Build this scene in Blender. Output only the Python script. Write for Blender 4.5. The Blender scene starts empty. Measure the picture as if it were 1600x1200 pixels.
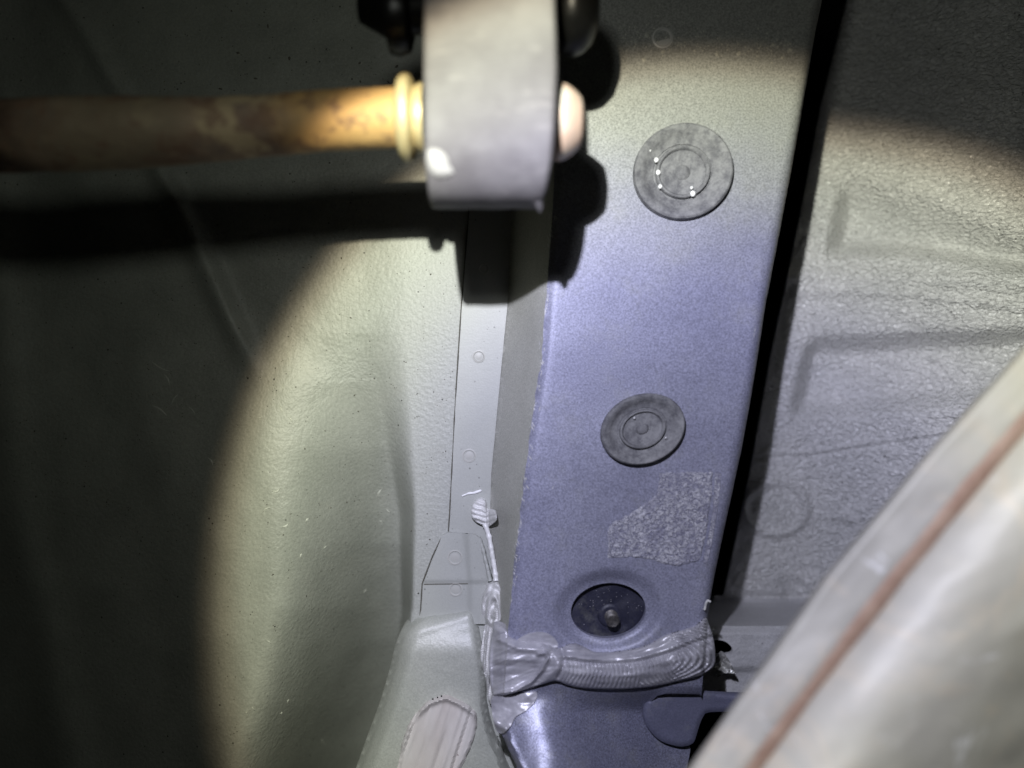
import bpy, math
import numpy as np
from mathutils import Vector, Euler
from mathutils.geometry import delaunay_2d_cdt

S = bpy.context.scene
COL = S.collection
D = 0.31            # camera height above the rail's flat face (metres)
F = 1150.0          # focal length in photo pixels

# ------------------------------------------------------------------ camera
cam = bpy.data.cameras.new('camera')
cam.sensor_width = 36.0
cam.lens = 36.0 * F / 1600.0
cam.clip_start = 0.005
cam.clip_end = 20.0
cam.dof.use_dof = True
cam.dof.focus_distance = D + 0.025
cam.dof.aperture_fstop = 3.4
cob = bpy.data.objects.new('camera', cam)
cob.location = (0, 0, D)
COL.objects.link(cob)
S.camera = cob

# ------------------------------------------------------------------ world (a dark wheel arch: next to nothing)
w = bpy.data.worlds.new('World')
S.world = w
w.use_nodes = True
w.node_tree.nodes['Background'].inputs[0].default_value = (0.6, 0.65, 0.6, 1)
w.node_tree.nodes['Background'].inputs[1].default_value = 0.004

S.view_settings.view_transform = 'Standard'
S.view_settings.look = 'None'
S.view_settings.exposure = 0.0
S.view_settings.gamma = 1.0
S.cycles.max_bounces = 6

# ------------------------------------------------------------------ the hand torch that lights the photo
LPOS = Vector((-0.034, 0.105, 0.31))
LAIM = Vector((0.0828, -0.071, -0.03))
def torch(name, soft, stops):
    lt = bpy.data.lights.new(name, 'SPOT')
    lt.energy = 6.6
    lt.spot_size = math.radians(172)
    lt.spot_blend = 0.25
    lt.shadow_soft_size = soft
    lob = bpy.data.objects.new(name, lt)
    lob.location = LPOS
    lob.rotation_euler = (LAIM - LPOS).to_track_quat('-Z', 'Y').to_euler()
    COL.objects.link(lob)
    lt.use_nodes = True
    nt = lt.node_tree
    em = nt.nodes['Emission']
    geo = nt.nodes.new('ShaderNodeNewGeometry')
    dp = nt.nodes.new('ShaderNodeVectorMath'); dp.operation = 'DOT_PRODUCT'
    dp.inputs[1].default_value = (LAIM - LPOS).normalized()
    nt.links.new(geo.outputs['Incoming'], dp.inputs[0])
    prev = dp.outputs['Value']
    for op, val in (('ABSOLUTE', None), ('ARCCOSINE', None), ('MULTIPLY', 180 / math.pi / 60)):
        q = nt.nodes.new('ShaderNodeMath'); q.operation = op
        nt.links.new(prev, q.inputs[0])
        if val: q.inputs[1].default_value = val
        prev = q.outputs[0]
    rp = nt.nodes.new('ShaderNodeValToRGB')
    els = rp.color_ramp.elements
    while len(els) < len(stops):
        els.new(0.5)
    for e, (a, c) in zip(els, stops):
        e.position = a / 60
        e.color = (*c, 1)
    nt.links.new(prev, rp.inputs[0])
    nt.links.new(rp.outputs[0], em.inputs[0])

# the focused beam: bluish in the middle, greenish yellow outside, a thin brown fringe, then nothing
torch('torch_beam', 0.0034, [(0, (.45, .455, .56)), (7, (.49, .50, .63)), (12, (.60, .61, .80)), (16, (.74, .75, .96)), (19.5, (.89, .90, 1.04)),
      (23, (1.0, 1.02, .99)), (27, (1.07, 1.10, .94)), (29.6, (1.02, 1.01, .80)), (31.0, (.66, .58, .42)), (32.1, (.16, .125, .085)), (33.0, (0, 0, 0))])
# the wide spill of the same torch
torch('torch_spill', 0.016, [(0, (.055, .056, .055)), (32, (.064, .066, .061)), (42, (.054, .057, .052)), (55, (.046, .049, .044)), (60, (.032, .034, .031))])

# ------------------------------------------------------------------ helpers
def P(u, v, z):
    """photo pixel (u, v) at height z -> world, vectorised"""
    u = np.asarray(u, float); v = np.asarray(v, float); z = np.asarray(z, float) + 0 * u
    k = (D - z) / F
    return np.stack([(u - 800) * k, (600 - v) * k, z], -1)

def lerp(x, xs, ys):
    return np.interp(x, xs, ys)

def sm(x):
    x = np.clip(x, 0, 1)
    return x * x * (3 - 2 * x)

def gauss(d, s):
    return np.exp(-(d / s) ** 2)

def vnoise(x, y, seed=0):
    xi = np.floor(x).astype(np.int64); yi = np.floor(y).astype(np.int64)
    fx = x - xi; fy = y - yi
    fx = fx * fx * (3 - 2 * fx); fy = fy * fy * (3 - 2 * fy)
    def h(a, b):
        n = (a * 374761393 + b * 668265263 + seed * 1442695041) & 0xffffffff
        n = ((n ^ (n >> 13)) * 1274126177) & 0xffffffff
        return ((n ^ (n >> 16)) & 0xffff) / 65535.0
    return (h(xi, yi) * (1 - fx) + h(xi + 1, yi) * fx) * (1 - fy) + (h(xi, yi + 1) * (1 - fx) + h(xi + 1, yi + 1) * fx) * fy

def fbm(x, y, o=4, seed=0):
    r = 0; a = 0.5
    for i in range(o):
        r = r + a * (vnoise(x * 2 ** i, y * 2 ** i, seed + i) * 2 - 1); a *= 0.5
    return r

def catmull(pts, step=3.0, closed=True):
    pts = np.array(pts, float); n = len(pts); out = []
    rng = range(n if closed else n - 1)
    for i in rng:
        if closed:
            p0, p1, p2, p3 = pts[i - 1], pts[i], pts[(i + 1) % n], pts[(i + 2) % n]
        else:
            p0, p1, p2, p3 = pts[max(i - 1, 0)], pts[i], pts[i + 1], pts[min(i + 2, n - 1)]
        m = max(1, int(np.linalg.norm(p2 - p1) / step))
        for k in range(m):
            t = k / m
            a = -0.5 * t + t * t - 0.5 * t ** 3; b = 1 - 2.5 * t * t + 1.5 * t ** 3
            c = 0.5 * t + 2 * t * t - 1.5 * t ** 3; d = -0.5 * t * t + 0.5 * t ** 3
            out.append(a * p0 + b * p1 + c * p2 + d * p3)
    if not closed:
        out.append(pts[-1])
    return np.array(out)

def polyline(pts, step=3.0, closed=True):
    pts = np.array(pts, float); n = len(pts); out = []
    for i in range(n if closed else n - 1):
        p, q = pts[i], pts[(i + 1) % n]
        m = max(1, int(np.linalg.norm(q - p) / step))
        for k in range(m):
            out.append(p + (q - p) * k / m)
    if not closed:
        out.append(pts[-1])
    return np.array(out)

def inside(px, py, poly):
    c = np.zeros(px.shape, bool); n = len(poly); j = n - 1
    for i in range(n):
        xi, yi = poly[i]; xj, yj = poly[j]
        if yi != yj:
            c ^= ((yi > py) != (yj > py)) & (px < (xj - xi) * (py - yi) / (yj - yi) + xi)
        j = i
    return c

def dist(px, py, poly, closed=True):
    d = np.full(px.shape, 1e9); n = len(poly)
    for i in range(n if closed else n - 1):
        a = poly[i]; b = poly[(i + 1) % n]; e = b - a; L = max(e @ e, 1e-12)
        t = np.clip(((px - a[0]) * e[0] + (py - a[1]) * e[1]) / L, 0, 1)
        d = np.minimum(d, (px - a[0] - t * e[0]) ** 2 + (py - a[1] - t * e[1]) ** 2)
    return np.sqrt(d)

def link(name, me, m, parent=None, label=None, smooth=True):
    if smooth:
        me.polygons.foreach_set('use_smooth', [True] * len(me.polygons))
    o = bpy.data.objects.new(name, me); COL.objects.link(o)
    if m: me.materials.append(m)
    if parent:
        o.parent = parent
    if label: o['label'] = label
    return o

def raw(name, V, faces, m, parent=None, label=None, sharp=None, smooth=True):
    V = np.array(V, float)
    if parent is not None:
        V = V - np.array(parent_base(parent))
        base = None
    else:
        base = V.mean(0); base[2] = V[:, 2].min(); V = V - base
    me = bpy.data.meshes.new(name)
    me.from_pydata(V.tolist(), [], faces)
    me.update()
    o = link(name, me, m, parent, label, smooth)
    if base is not None:
        o.location = base
    if sharp is not None:
        me.set_sharp_from_angle(angle=sharp)
    return o

def parent_base(p):
    b = Vector(p.location)
    while p.parent:
        p = p.parent; b += Vector(p.location)
    return b

def thing(name, label, cat, loc=(0, 0, 0), group=None):
    o = bpy.data.objects.new(name, None); o.empty_display_size = 0.01
    o.location = loc; COL.objects.link(o)
    o['label'] = label; o['category'] = cat
    if group: o['group'] = group
    return o

def tag(o, label, cat, group=None, kind=None):
    if label: o['label'] = label
    if cat: o['category'] = cat
    if group: o['group'] = group
    if kind: o['kind'] = kind
    return o

def patch(name, outline, zf, step, m, parent=None, holes=(), thick=0.0015, label=None, edge=True, sharp=math.radians(45)):
    """sheet bounded by a pixel outline, height zf(u, v), with a skirt that gives it thickness"""
    outline = np.array(outline, float)
    rings = [outline] + [np.array(h, float) for h in holes]
    x0, y0 = outline.min(0); x1, y1 = outline.max(0)
    ys = np.arange(y0, y1, step * 0.866)
    gx = []; gy = []
    for k, y in enumerate(ys):
        xx = np.arange(x0 + (step / 2 if k % 2 else 0), x1, step)
        gx.append(xx); gy.append(np.full(xx.shape, y))
    gx = np.concatenate(gx); gy = np.concatenate(gy)
    keep = inside(gx, gy, outline)
    for h in rings[1:]: keep &= ~inside(gx, gy, h)
    gx = gx[keep]; gy = gy[keep]
    dd = np.full(gx.shape, 1e9)
    for r in rings: dd = np.minimum(dd, dist(gx, gy, r))
    k = dd > step * 0.45
    gx = gx[k]; gy = gy[k]
    pts = np.concatenate([*rings, np.stack([gx, gy], -1)])
    edges = []; o = 0
    for r in rings:
        n = len(r)
        edges += [(o + i, o + (i + 1) % n) for i in range(n)]
        o += n
    res = delaunay_2d_cdt([Vector(p) for p in pts], edges, [], 0, 1e-6)
    V2 = np.array([tuple(v) for v in res[0]]); T = np.array([tuple(f) for f in res[2]])
    c = V2[T].mean(1)
    keep = inside(c[:, 0], c[:, 1], outline)
    for h in rings[1:]: keep &= ~inside(c[:, 0], c[:, 1], h)
    T = T[keep]
    V = P(V2[:, 0], V2[:, 1], zf(V2[:, 0], V2[:, 1]))
    # winding so that normals face +z
    a, b, cc = V[T[:, 0]], V[T[:, 1]], V[T[:, 2]]
    nz = np.cross(b - a, cc - a)[:, 2]
    T[nz < 0] = T[nz < 0][:, ::-1]
    faces = T.tolist()
    if edge:
        cnt = {}
        for f in faces:
            for i in range(3):
                cnt[(f[i], f[(i + 1) % 3])] = 1
        bnd = [e for e in cnt if (e[1], e[0]) not in cnt]
        low = {}; extra = []
        for a_, b_ in bnd:
            for q in (a_, b_):
                if q not in low:
                    low[q] = len(V) + len(extra)
                    extra.append(V[q] - np.array([0, 0, thick]))
        if extra: V = np.concatenate([V, np.array(extra)])
        for a_, b_ in bnd:
            faces.append((b_, a_, low[a_], low[b_]))
    return raw(name, V, faces, m, parent, label, sharp)

def grid(name, U, Vv, Z, m, parent=None, label=None, thick=0.0, sharp=None, world=False):
    n, k = U.shape
    V = (np.stack([U, Vv, Z], -1) if world else P(U, Vv, Z)).reshape(-1, 3)
    faces = []
    for i in range(n - 1):
        for j in range(k - 1):
            a = i * k + j
            faces.append((a, a + k, a + k + 1, a + 1))
    if thick:
        ring = [j for j in range(k)] + [i * k + k - 1 for i in range(1, n)] + [(n - 1) * k + j for j in range(k - 2, -1, -1)] + [i * k for i in range(n - 2, 0, -1)]
        N = len(V); V = np.concatenate([V, V[ring] - np.array([0, 0, thick])])
        L = len(ring)
        for q in range(L):
            faces.append((ring[q], ring[(q + 1) % L], N + (q + 1) % L, N + q))
    return raw(name, V, faces, m, parent, label, sharp)

def tube(name, pts, rad, m, parent=None, label=None, n=16, caps=True, flat=(1, 1), noise=0.0, seed=1):
    """tube along world points; rad scalar or list"""
    pts = np.array(pts, float); N = len(pts)
    rad = np.full(N, rad) if np.isscalar(rad) else np.array(rad, float)
    V = []; faces = []
    up = np.array([0, 0, 1.0])
    for i in range(N):
        t = pts[min(i + 1, N - 1)] - pts[max(i - 1, 0)]; t /= np.linalg.norm(t) + 1e-12
        a = np.cross(up, t)
        if np.linalg.norm(a) < 1e-3: a = np.array([1.0, 0, 0])
        a /= np.linalg.norm(a); b = np.cross(t, a)
        for j in range(n):
            th = 2 * math.pi * j / n
            r = rad[i]
            if noise: r *= 1 + noise * float(vnoise(np.array(i * 0.7), np.array(j * 0.9), seed) - .5) * 2
            V.append(pts[i] + r * (flat[0] * math.cos(th) * a + flat[1] * math.sin(th) * b))
    for i in range(N - 1):
        for j in range(n):
            a = i * n + j; b = i * n + (j + 1) % n
            faces.append((a, b, b + n, a + n))
    if caps:
        faces.append(tuple(range(n - 1, -1, -1))); faces.append(tuple((N - 1) * n + j for j in range(n)))
    return raw(name, V, faces, m, parent, label, math.radians(50))

def lathe(name, c, axis, prof, m, parent=None, label=None, n=40, sq=(1, 1), rot=0.0, sharp=40):
    """revolve prof [(r, h)] about axis through c; sq squashes it in its own plane"""
    ax = Vector(axis).normalized()
    q = ax.to_track_quat('Z', 'Y')
    V = []; faces = []
    for (r, h) in prof:
        for j in range(n):
            th = 2 * math.pi * j / n
            x, y = r * sq[0] * math.cos(th), r * sq[1] * math.sin(th)
            x, y = x * math.cos(rot) - y * math.sin(rot), x * math.sin(rot) + y * math.cos(rot)
            v = q @ Vector((x, y, h)); V.append((c[0] + v.x, c[1] + v.y, c[2] + v.z))
    K = len(prof)
    for i in range(K - 1):
        for j in range(n):
            a = i * n + j; b = i * n + (j + 1) % n
            faces.append((a, b, b + n, a + n))
    faces.append(tuple(range(n - 1, -1, -1))); faces.append(tuple((K - 1) * n + j for j in range(n)))
    return raw(name, V, faces, m, parent, label, math.radians(sharp))

# ------------------------------------------------------------------ materials
class NB:
    def __init__(s, name):
        s.m = bpy.data.materials.new(name); s.m.use_nodes = True
        s.t = s.m.node_tree; s.b = s.t.nodes['Principled BSDF']
        s.tc = s.t.nodes.new('ShaderNodeTexCoord')
    def link(s, a, b): s.t.links.new(a, b)
    def map(s, scale=(1, 1, 1), rot=(0, 0, 0)):
        n = s.t.nodes.new('ShaderNodeMapping')
        n.inputs['Scale'].default_value = scale; n.inputs['Rotation'].default_value = rot
        s.link(s.tc.outputs['Object'], n.inputs[0]); return n.outputs[0]
    def noise(s, scale, detail=3, rough=.55, vec=None, dist=0.0):
        n = s.t.nodes.new('ShaderNodeTexNoise')
        n.inputs['Scale'].default_value = scale; n.inputs['Detail'].default_value = detail
        n.inputs['Roughness'].default_value = rough; n.inputs['Distortion'].default_value = dist
        s.link(vec or s.tc.outputs['Object'], n.inputs['Vector']); return n.outputs[0]
    def voro(s, scale, feature='F1', vec=None, out='Distance', rnd=1.0):
        n = s.t.nodes.new('ShaderNodeTexVoronoi'); n.feature = feature
        n.inputs['Scale'].default_value = scale; n.inputs['Randomness'].default_value = rnd
        s.link(vec or s.tc.outputs['Object'], n.inputs['Vector']); return n.outputs[out]
    def ramp(s, src, stops):
        n = s.t.nodes.new('ShaderNodeValToRGB'); e = n.color_ramp.elements
        while len(e) < len(stops): e.new(.5)
        for el, (p, c) in zip(e, stops):
            el.position = p; el.color = (c, c, c, 1) if np.isscalar(c) else (*c, 1)
        s.link(src, n.inputs[0]); return n.outputs[0]
    def mix(s, fac, a, b, mode='MIX'):
        n = s.t.nodes.new('ShaderNodeMix'); n.data_type = 'RGBA'; n.blend_type = mode
        for i, x in ((0, fac), (6, a), (7, b)):
            if hasattr(x, 'links'): s.link(x, n.inputs[i])
            else: n.inputs[i].default_value = x if i == 0 else (*x, 1)
        return n.outputs[2]
    def math(s, op, a, b=0.0):
        n = s.t.nodes.new('ShaderNodeMath'); n.operation = op
        for i, x in ((0, a), (1, b)):
            if hasattr(x, 'links'): s.link(x, n.inputs[i])
            else: n.inputs[i].default_value = x
        return n.outputs[0]
    def bump(s, h, strength, d, prev=None):
        n = s.t.nodes.new('ShaderNodeBump')
        n.inputs['Strength'].default_value = strength; n.inputs['Distance'].default_value = d
        s.link(h, n.inputs['Height'])
        if prev: s.link(prev, n.inputs['Normal'])
        return n.outputs[0]
    def out(s, col, rough=.5, metal=0.0, normal=None, spec=.5, coat=0.0):
        for k, x in (('Base Color', col), ('Roughness', rough), ('Metallic', metal), ('Specular IOR Level', spec), ('Coat Weight', coat)):
            if hasattr(x, 'links'): s.link(x, s.b.inputs[k])
            else: s.b.inputs[k].default_value = (*x, 1) if k == 'Base Color' else x
        if normal: s.link(normal, s.b.inputs['Normal'])
        return s.m

def paint(name, c1, c2, rough=.5, metal=0., spk=0., spk_scale=1500, dirt=0., dark=0.0, orange=.25, orange_scale=450, orange_d=.0003, spec=.5, scuff=0.0, right_tone=None, dusty=None):
    n = NB(name)
    col = n.mix(n.ramp(n.noise(28, 4, .6), [(.35, 0.), (.65, 1.)]), c1, c2)
    if right_tone:  # colour changes to this tone towards the right, with an uneven edge
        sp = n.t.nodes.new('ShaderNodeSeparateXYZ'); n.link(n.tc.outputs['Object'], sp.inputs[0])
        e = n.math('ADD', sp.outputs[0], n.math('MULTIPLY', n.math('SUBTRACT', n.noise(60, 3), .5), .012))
        col = n.mix(n.ramp(n.math('MULTIPLY', e, 10), [(.13, 0.), (.31, 1.)]), col, right_tone)
    if dusty:   # road dust settled toward the top end
        sp = n.t.nodes.new('ShaderNodeSeparateXYZ'); n.link(n.tc.outputs['Object'], sp.inputs[0])
        e = n.math('ADD', sp.outputs[1], n.math('MULTIPLY', n.math('SUBTRACT', n.noise(30, 4), .5), .05))
        col = n.mix(n.ramp(n.math('MULTIPLY', e, 5), [(.20, 0.), (.55, .85)]), col, dusty)
    if spk:   # metallic flake and dust grain
        g = n.ramp(n.noise(spk_scale, 2, .7), [(.30, 1 - spk), (.5, 1.), (.70, 1 + spk)])
        n2 = n.mix(1.0, col, g, 'MULTIPLY'); col = n2
    if dirt:
        f = n.ramp(n.noise(60, 6, .75), [(.52, 0.), (.72, dirt)])
        col = n.mix(f, col, (.30, .30, .26))
    if dark:   # little dark specks of road dirt
        d = n.ramp(n.voro(230), [(.0, 1.), (.085, 1.), (.12, 0.)])
        k = n.ramp(n.noise(90, 2), [(.56, 0.), (.60, dark)])
        col = n.mix(n.math('MULTIPLY', d, k), col, (.025, .024, .018))
        d = n.ramp(n.voro(700), [(.0, 1.), (.16, 1.), (.22, 0.)])
        k = n.ramp(n.noise(240, 2), [(.60, 0.), (.64, dark)])
        col = n.mix(n.math('MULTIPLY', d, k), col, (.04, .038, .028))
    if scuff:
        k = n.ramp(n.noise(70, 5, .75, vec=n.map((1, .35, 1), (0, 0, .4)), dist=1.2), [(.70, 0.), (.73, scuff)])
        col = n.mix(k, col, (.75, .75, .70))
    nm = n.bump(n.noise(orange_scale, 2, .5), orange, orange_d)
    if spk: nm = n.bump(n.noise(spk_scale, 1, .6), .22, .0002, nm)
    return n.out(col, rough, metal, nm, spec)

M = {}
M['rail'] = paint('rail_paint', (.225, .23, .31), (.27, .275, .36), rough=.50, metal=.2, spk=.36, spk_scale=1350, dirt=.25, orange=.12, scuff=0.5, dusty=(.31, .315, .285))
M['railside'] = paint('dusty_rail_paint', (.36, .36, .32), (.42, .42, .38), rough=.6, metal=0., spk=.22, spk_scale=1500, dirt=.2, orange=.2)
M['blue'] = paint('blue_paint', (.165, .17, .235), (.21, .215, .275), rough=.40, metal=.35, spk=.45, spk_scale=1500, dirt=.35, orange=.15)
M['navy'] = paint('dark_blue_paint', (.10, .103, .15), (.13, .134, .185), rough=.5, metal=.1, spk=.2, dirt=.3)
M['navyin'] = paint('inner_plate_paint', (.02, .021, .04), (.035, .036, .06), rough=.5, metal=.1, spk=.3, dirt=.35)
M['wheel'] = paint('wheelhouse_paint', (.25, .26, .228), (.31, .32, .283), rough=.5, dirt=.35, spk=.12, spk_scale=1000, dark=.9, orange=.5, orange_scale=520, orange_d=.0006, right_tone=(.36, .37, .34))
M['flange'] = paint('flange_paint', (.36, .37, .34), (.39, .40, .37), rough=.45, spk=.05, dark=.5, orange=.12, dirt=.0)
M['bracket'] = paint('bracket_paint', (.35, .365, .33), (.39, .40, .36), rough=.42, spk=.12, spk_scale=1200, orange=.35, orange_scale=600)
M['step'] = paint('step_paint', (.46, .46, .465), (.52, .52, .525), rough=.5, spk=.15, orange=.6, orange_scale=450, orange_d=.0008, dark=.5)
M['spot'] = paint('spot_weld_paint', (.38, .385, .35), (.42, .42, .385), rough=.45, orange=.2)

n = NB('undercoat')
base = n.mix(n.ramp(n.noise(22, 4, .6), [(.35, 0.), (.65, 1.)]), (.62, .62, .61), (.72, .715, .70))
wr = n.noise(400, 2, .5, vec=n.map((1.0, 1.7, 1.0), (0, 0, .45)), dist=.9)
d_ = n.math('MULTIPLY', n.ramp(n.voro(200), [(.08, 1.), (.12, 0.)]), n.ramp(n.noise(70, 2), [(.56, 0.), (.60, .9)]))
base = n.mix(d_, base, (.03, .025, .02))
nm = n.bump(wr, 1.0, .0030)
nm = n.bump(n.noise(900, 2), .25, .0004, nm)
M['under'] = n.out(base, .30, 0., nm, .85)

n = NB('rust_and_shade')
c = n.mix(n.ramp(n.noise(70, 5, .65, vec=n.map((.5, 1, 1))), [(.38, 0.), (.60, 1.)]), (.19, .12, .08), (.34, .25, .17))
c = n.mix(n.ramp(n.noise(140, 5, .7), [(.50, 0.), (.70, .8)]), c, (.20, .16, .13))
c = n.mix(n.ramp(n.noise(45, 3, .6), [(.56, 0.), (.62, .7)]), c, (.55, .44, .26))
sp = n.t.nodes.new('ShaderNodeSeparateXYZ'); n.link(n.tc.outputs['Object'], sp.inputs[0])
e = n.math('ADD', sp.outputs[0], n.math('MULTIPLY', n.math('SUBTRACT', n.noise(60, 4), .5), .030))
c = n.mix(n.ramp(n.math('MULTIPLY', n.math('ADD', e, .2), 5), [(.32, 0.), (.42, 1.), (.44, 1.)]), (.06, .04, .03), c)  # left end fades to near black: shade of the bend put into colour
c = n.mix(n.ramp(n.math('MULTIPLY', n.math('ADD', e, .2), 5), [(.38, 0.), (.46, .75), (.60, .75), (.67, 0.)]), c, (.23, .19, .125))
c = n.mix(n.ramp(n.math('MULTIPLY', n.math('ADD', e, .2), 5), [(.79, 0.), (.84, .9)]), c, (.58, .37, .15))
c = n.mix(n.ramp(n.noise(120, 5, .7), [(.52, 0.), (.60, .7)]), c, (.20, .12, .08))
M['rust_and_shade'] = n.out(c, .62, .2, n.bump(n.noise(300, 5, .7), .5, .001), .4)
n = NB('zinc_collar')
c = n.mix(n.ramp(n.noise(90, 5, .65), [(.4, 0.), (.65, 1.)]), (.62, .53, .30), (.52, .40, .20))
M['collar'] = n.out(c, .5, .3, n.bump(n.noise(300, 4), .3, .0006), .5)
n = NB('zinc_tip')
c = n.mix(n.ramp(n.noise(60, 4, .6), [(.5, 0.), (.62, 1.)]), (.70, .68, .58), (.74, .54, .40))
M['tip'] = n.out(c, .5, .1, n.bump(n.noise(300, 4), .3, .0006), .5)
n = NB('rubber_grey')
c = n.mix(n.ramp(n.noise(50, 5, .6), [(.35, 0.), (.65, 1.)]), (.118, .110, .110), (.170, .162, .158))
c = n.mix(n.ramp(n.noise(110, 6, .7, vec=n.map((.35, 1, 1))), [(.55, 0.), (.72, .5)]), c, (.33, .31, .29))
M['rubber'] = n.out(c, .6, 0., n.bump(n.noise(220, 5, .6, vec=n.map((.3, 1, 1))), .35, .0007), .35)
n = NB('plug_rubber')
c = n.mix(n.ramp(n.noise(210, 7, .8), [(.40, 0.), (.60, 1.)]), (.125, .125, .135), (.26, .26, .265))
c = n.mix(n.ramp(n.noise(600, 3, .7), [(.60, 0.), (.72, .6)]), c, (.26, .26, .26))
M['plug'] = n.out(c, .7, 0., n.bump(n.noise(500, 4, .7), .5, .0008), .25)
n = NB('black_rubber')
M['black'] = n.out((.004, .004, .004), .35, 0., n.bump(n.noise(140, 4), .3, .001), .2)
n = NB('cavity_black')
M['cavity'] = n.out((.008, .008, .008), .8, 0., n.bump(n.noise(60, 3), .3, .003), .1)
n = NB('white_paint')
M['white'] = n.out((.40, .39, .36), .6, 0., n.bump(n.noise(500, 3), .3, .0004))
n = NB('speck_white')
M['fleck'] = n.out((.85, .85, .85), .4)

M['gapline'] = NB('seam_dirt').out((.11, .105, .085), .8)
M['rub'] = NB('rubbed_edge').out((.50, .50, .49), .4)
n = NB('pale_scuff')
M['fleck2'] = n.out((.42, .43, .38), .45)
n = NB('grey_sealer')
c = n.mix(n.ramp(n.noise(80, 5, .65), [(.35, 0.), (.65, 1.)]), (.32, .315, .345), (.50, .495, .52))
c = n.mix(n.ramp(n.noise(1200, 2), [(.55, 0.), (.75, .4)]), c, (.5, .5, .52))
M['seal'] = n.out(c, .34, .15, n.bump(n.noise(900, 3), .15, .0003), .6)
n = NB('pale_sealer')
c = n.mix(n.ramp(n.noise(90, 5, .65), [(.35, 0.), (.65, 1.)]), (.62, .62, .60), (.74, .735, .72))
M['pseal'] = n.out(c, .38, .0, n.bump(n.noise(700, 3), .2, .0004), .6)
n = NB('pink_sealer')
c = n.mix(n.ramp(n.noise(40, 5, .6, vec=n.map((2.2, .5, 1), (0, 0, -.25))), [(.35, 0.), (.65, 1.)]), (.53, .49, .465), (.58, .555, .54))
c = n.mix(n.ramp(n.voro(170), [(.05, .8), (.08, 0.)]), c, (.15, .10, .10))
M['pink'] = n.out(c, .5, 0., n.bump(n.noise(600, 4, vec=n.map((1, .2, 1))), .3, .0005), .5)

n = NB('residue')
v = n.noise(800, 3, .6, dist=1.0)
c = n.mix(n.ramp(v, [(.42, 0.), (.60, 1.)]), (.21, .21, .275), (.52, .52, .57))
c = n.mix(n.ramp(n.noise(110, 3), [(.45, 0.), (.65, .6)]), c, (.22, .22, .30))
M['residue'] = n.out(c, .5, .1, n.bump(v, .8, .0012), .5)

n = NB('aluminised_steel')
c = n.mix(n.ramp(n.noise(16, 5, .65, dist=.6), [(.35, 0.), (.65, 1.)]), (.305, .295, .25), (.40, .385, .32))
c = n.mix(n.ramp(n.noise(24, 4, .7, dist=1.5), [(.50, 0.), (.62, .55)]), c, (.46, .40, .30))
c = n.mix(n.ramp(n.noise(20, 5, .75, vec=n.map((1, 1, 1), (0, 0, 1.1)), dist=2.5), [(.60, 0.), (.68, .8)]), c, (.66, .66, .63))
c = n.mix(n.ramp(n.noise(9, 3, .6), [(.45, 0.), (.7, .6)]), c, (.36, .35, .24))
M['steel'] = n.out(c, .55, .05, n.bump(n.noise(50, 5), .25, .002), .5)
n = NB('rusty_seam')
c = n.mix(n.ramp(n.noise(90, 5, .65), [(.35, 0.), (.65, 1.)]), (.22, .14, .095), (.30, .215, .15))
M['seam'] = n.out(c, .65, .1, n.bump(n.noise(260, 5), .5, .0012), .3)
n = NB('tan_seam')
c = n.mix(n.ramp(n.noise(60, 5, .65), [(.35, 0.), (.65, 1.)]), (.27, .195, .14), (.36, .29, .22))
M['seamw'] = n.out(c, .6, .05, n.bump(n.noise(200, 5), .4, .001), .3)
n = NB('bolt_steel')
c = n.mix(n.ramp(n.noise(400, 4, .7), [(.4, 0.), (.65, 1.)]), (.05, .047, .05), (.15, .14, .13))
M['bolt'] = n.out(c, .5, .4, n.bump(n.noise(900, 3), .4, .0004), .5)
n = NB('foil')
M['foil'] = n.out((.6, .6, .58), .25, .7, n.bump(n.noise(300, 3, dist=1.), .6, .002), .5)

# ------------------------------------------------------------------ curves of the photo
RX = lambda y: lerp(y, [-80, 0, 50, 150, 230, 400, 470, 600, 700, 760, 830, 900, 960, 1010, 1090, 1180], [1303, 1284, 1274, 1257, 1243, 1211, 1197, 1177, 1159, 1146, 1131, 1116, 1106, 1103, 1096, 1090])
LX = lambda y: lerp(y, [-80, 0, 350, 480, 560, 650, 740, 850, 950, 1000, 1100, 1200], [882, 880, 862, 852, 846, 832, 820, 807, 797, 793, 786, 780])
WX = lambda y: lerp(y, [-80, 340, 470, 560, 740, 830, 900, 1000, 1100], [806, 800, 795, 786, 769, 766, 770, 770, 765])
ZW = -0.033       # flange plane
ZP = -0.104       # floor pan plane

# ------------------------------------------------------------------ wheelhouse panel (left)
def z_flange(u, v):
    return ZW + 0 * u

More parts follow.
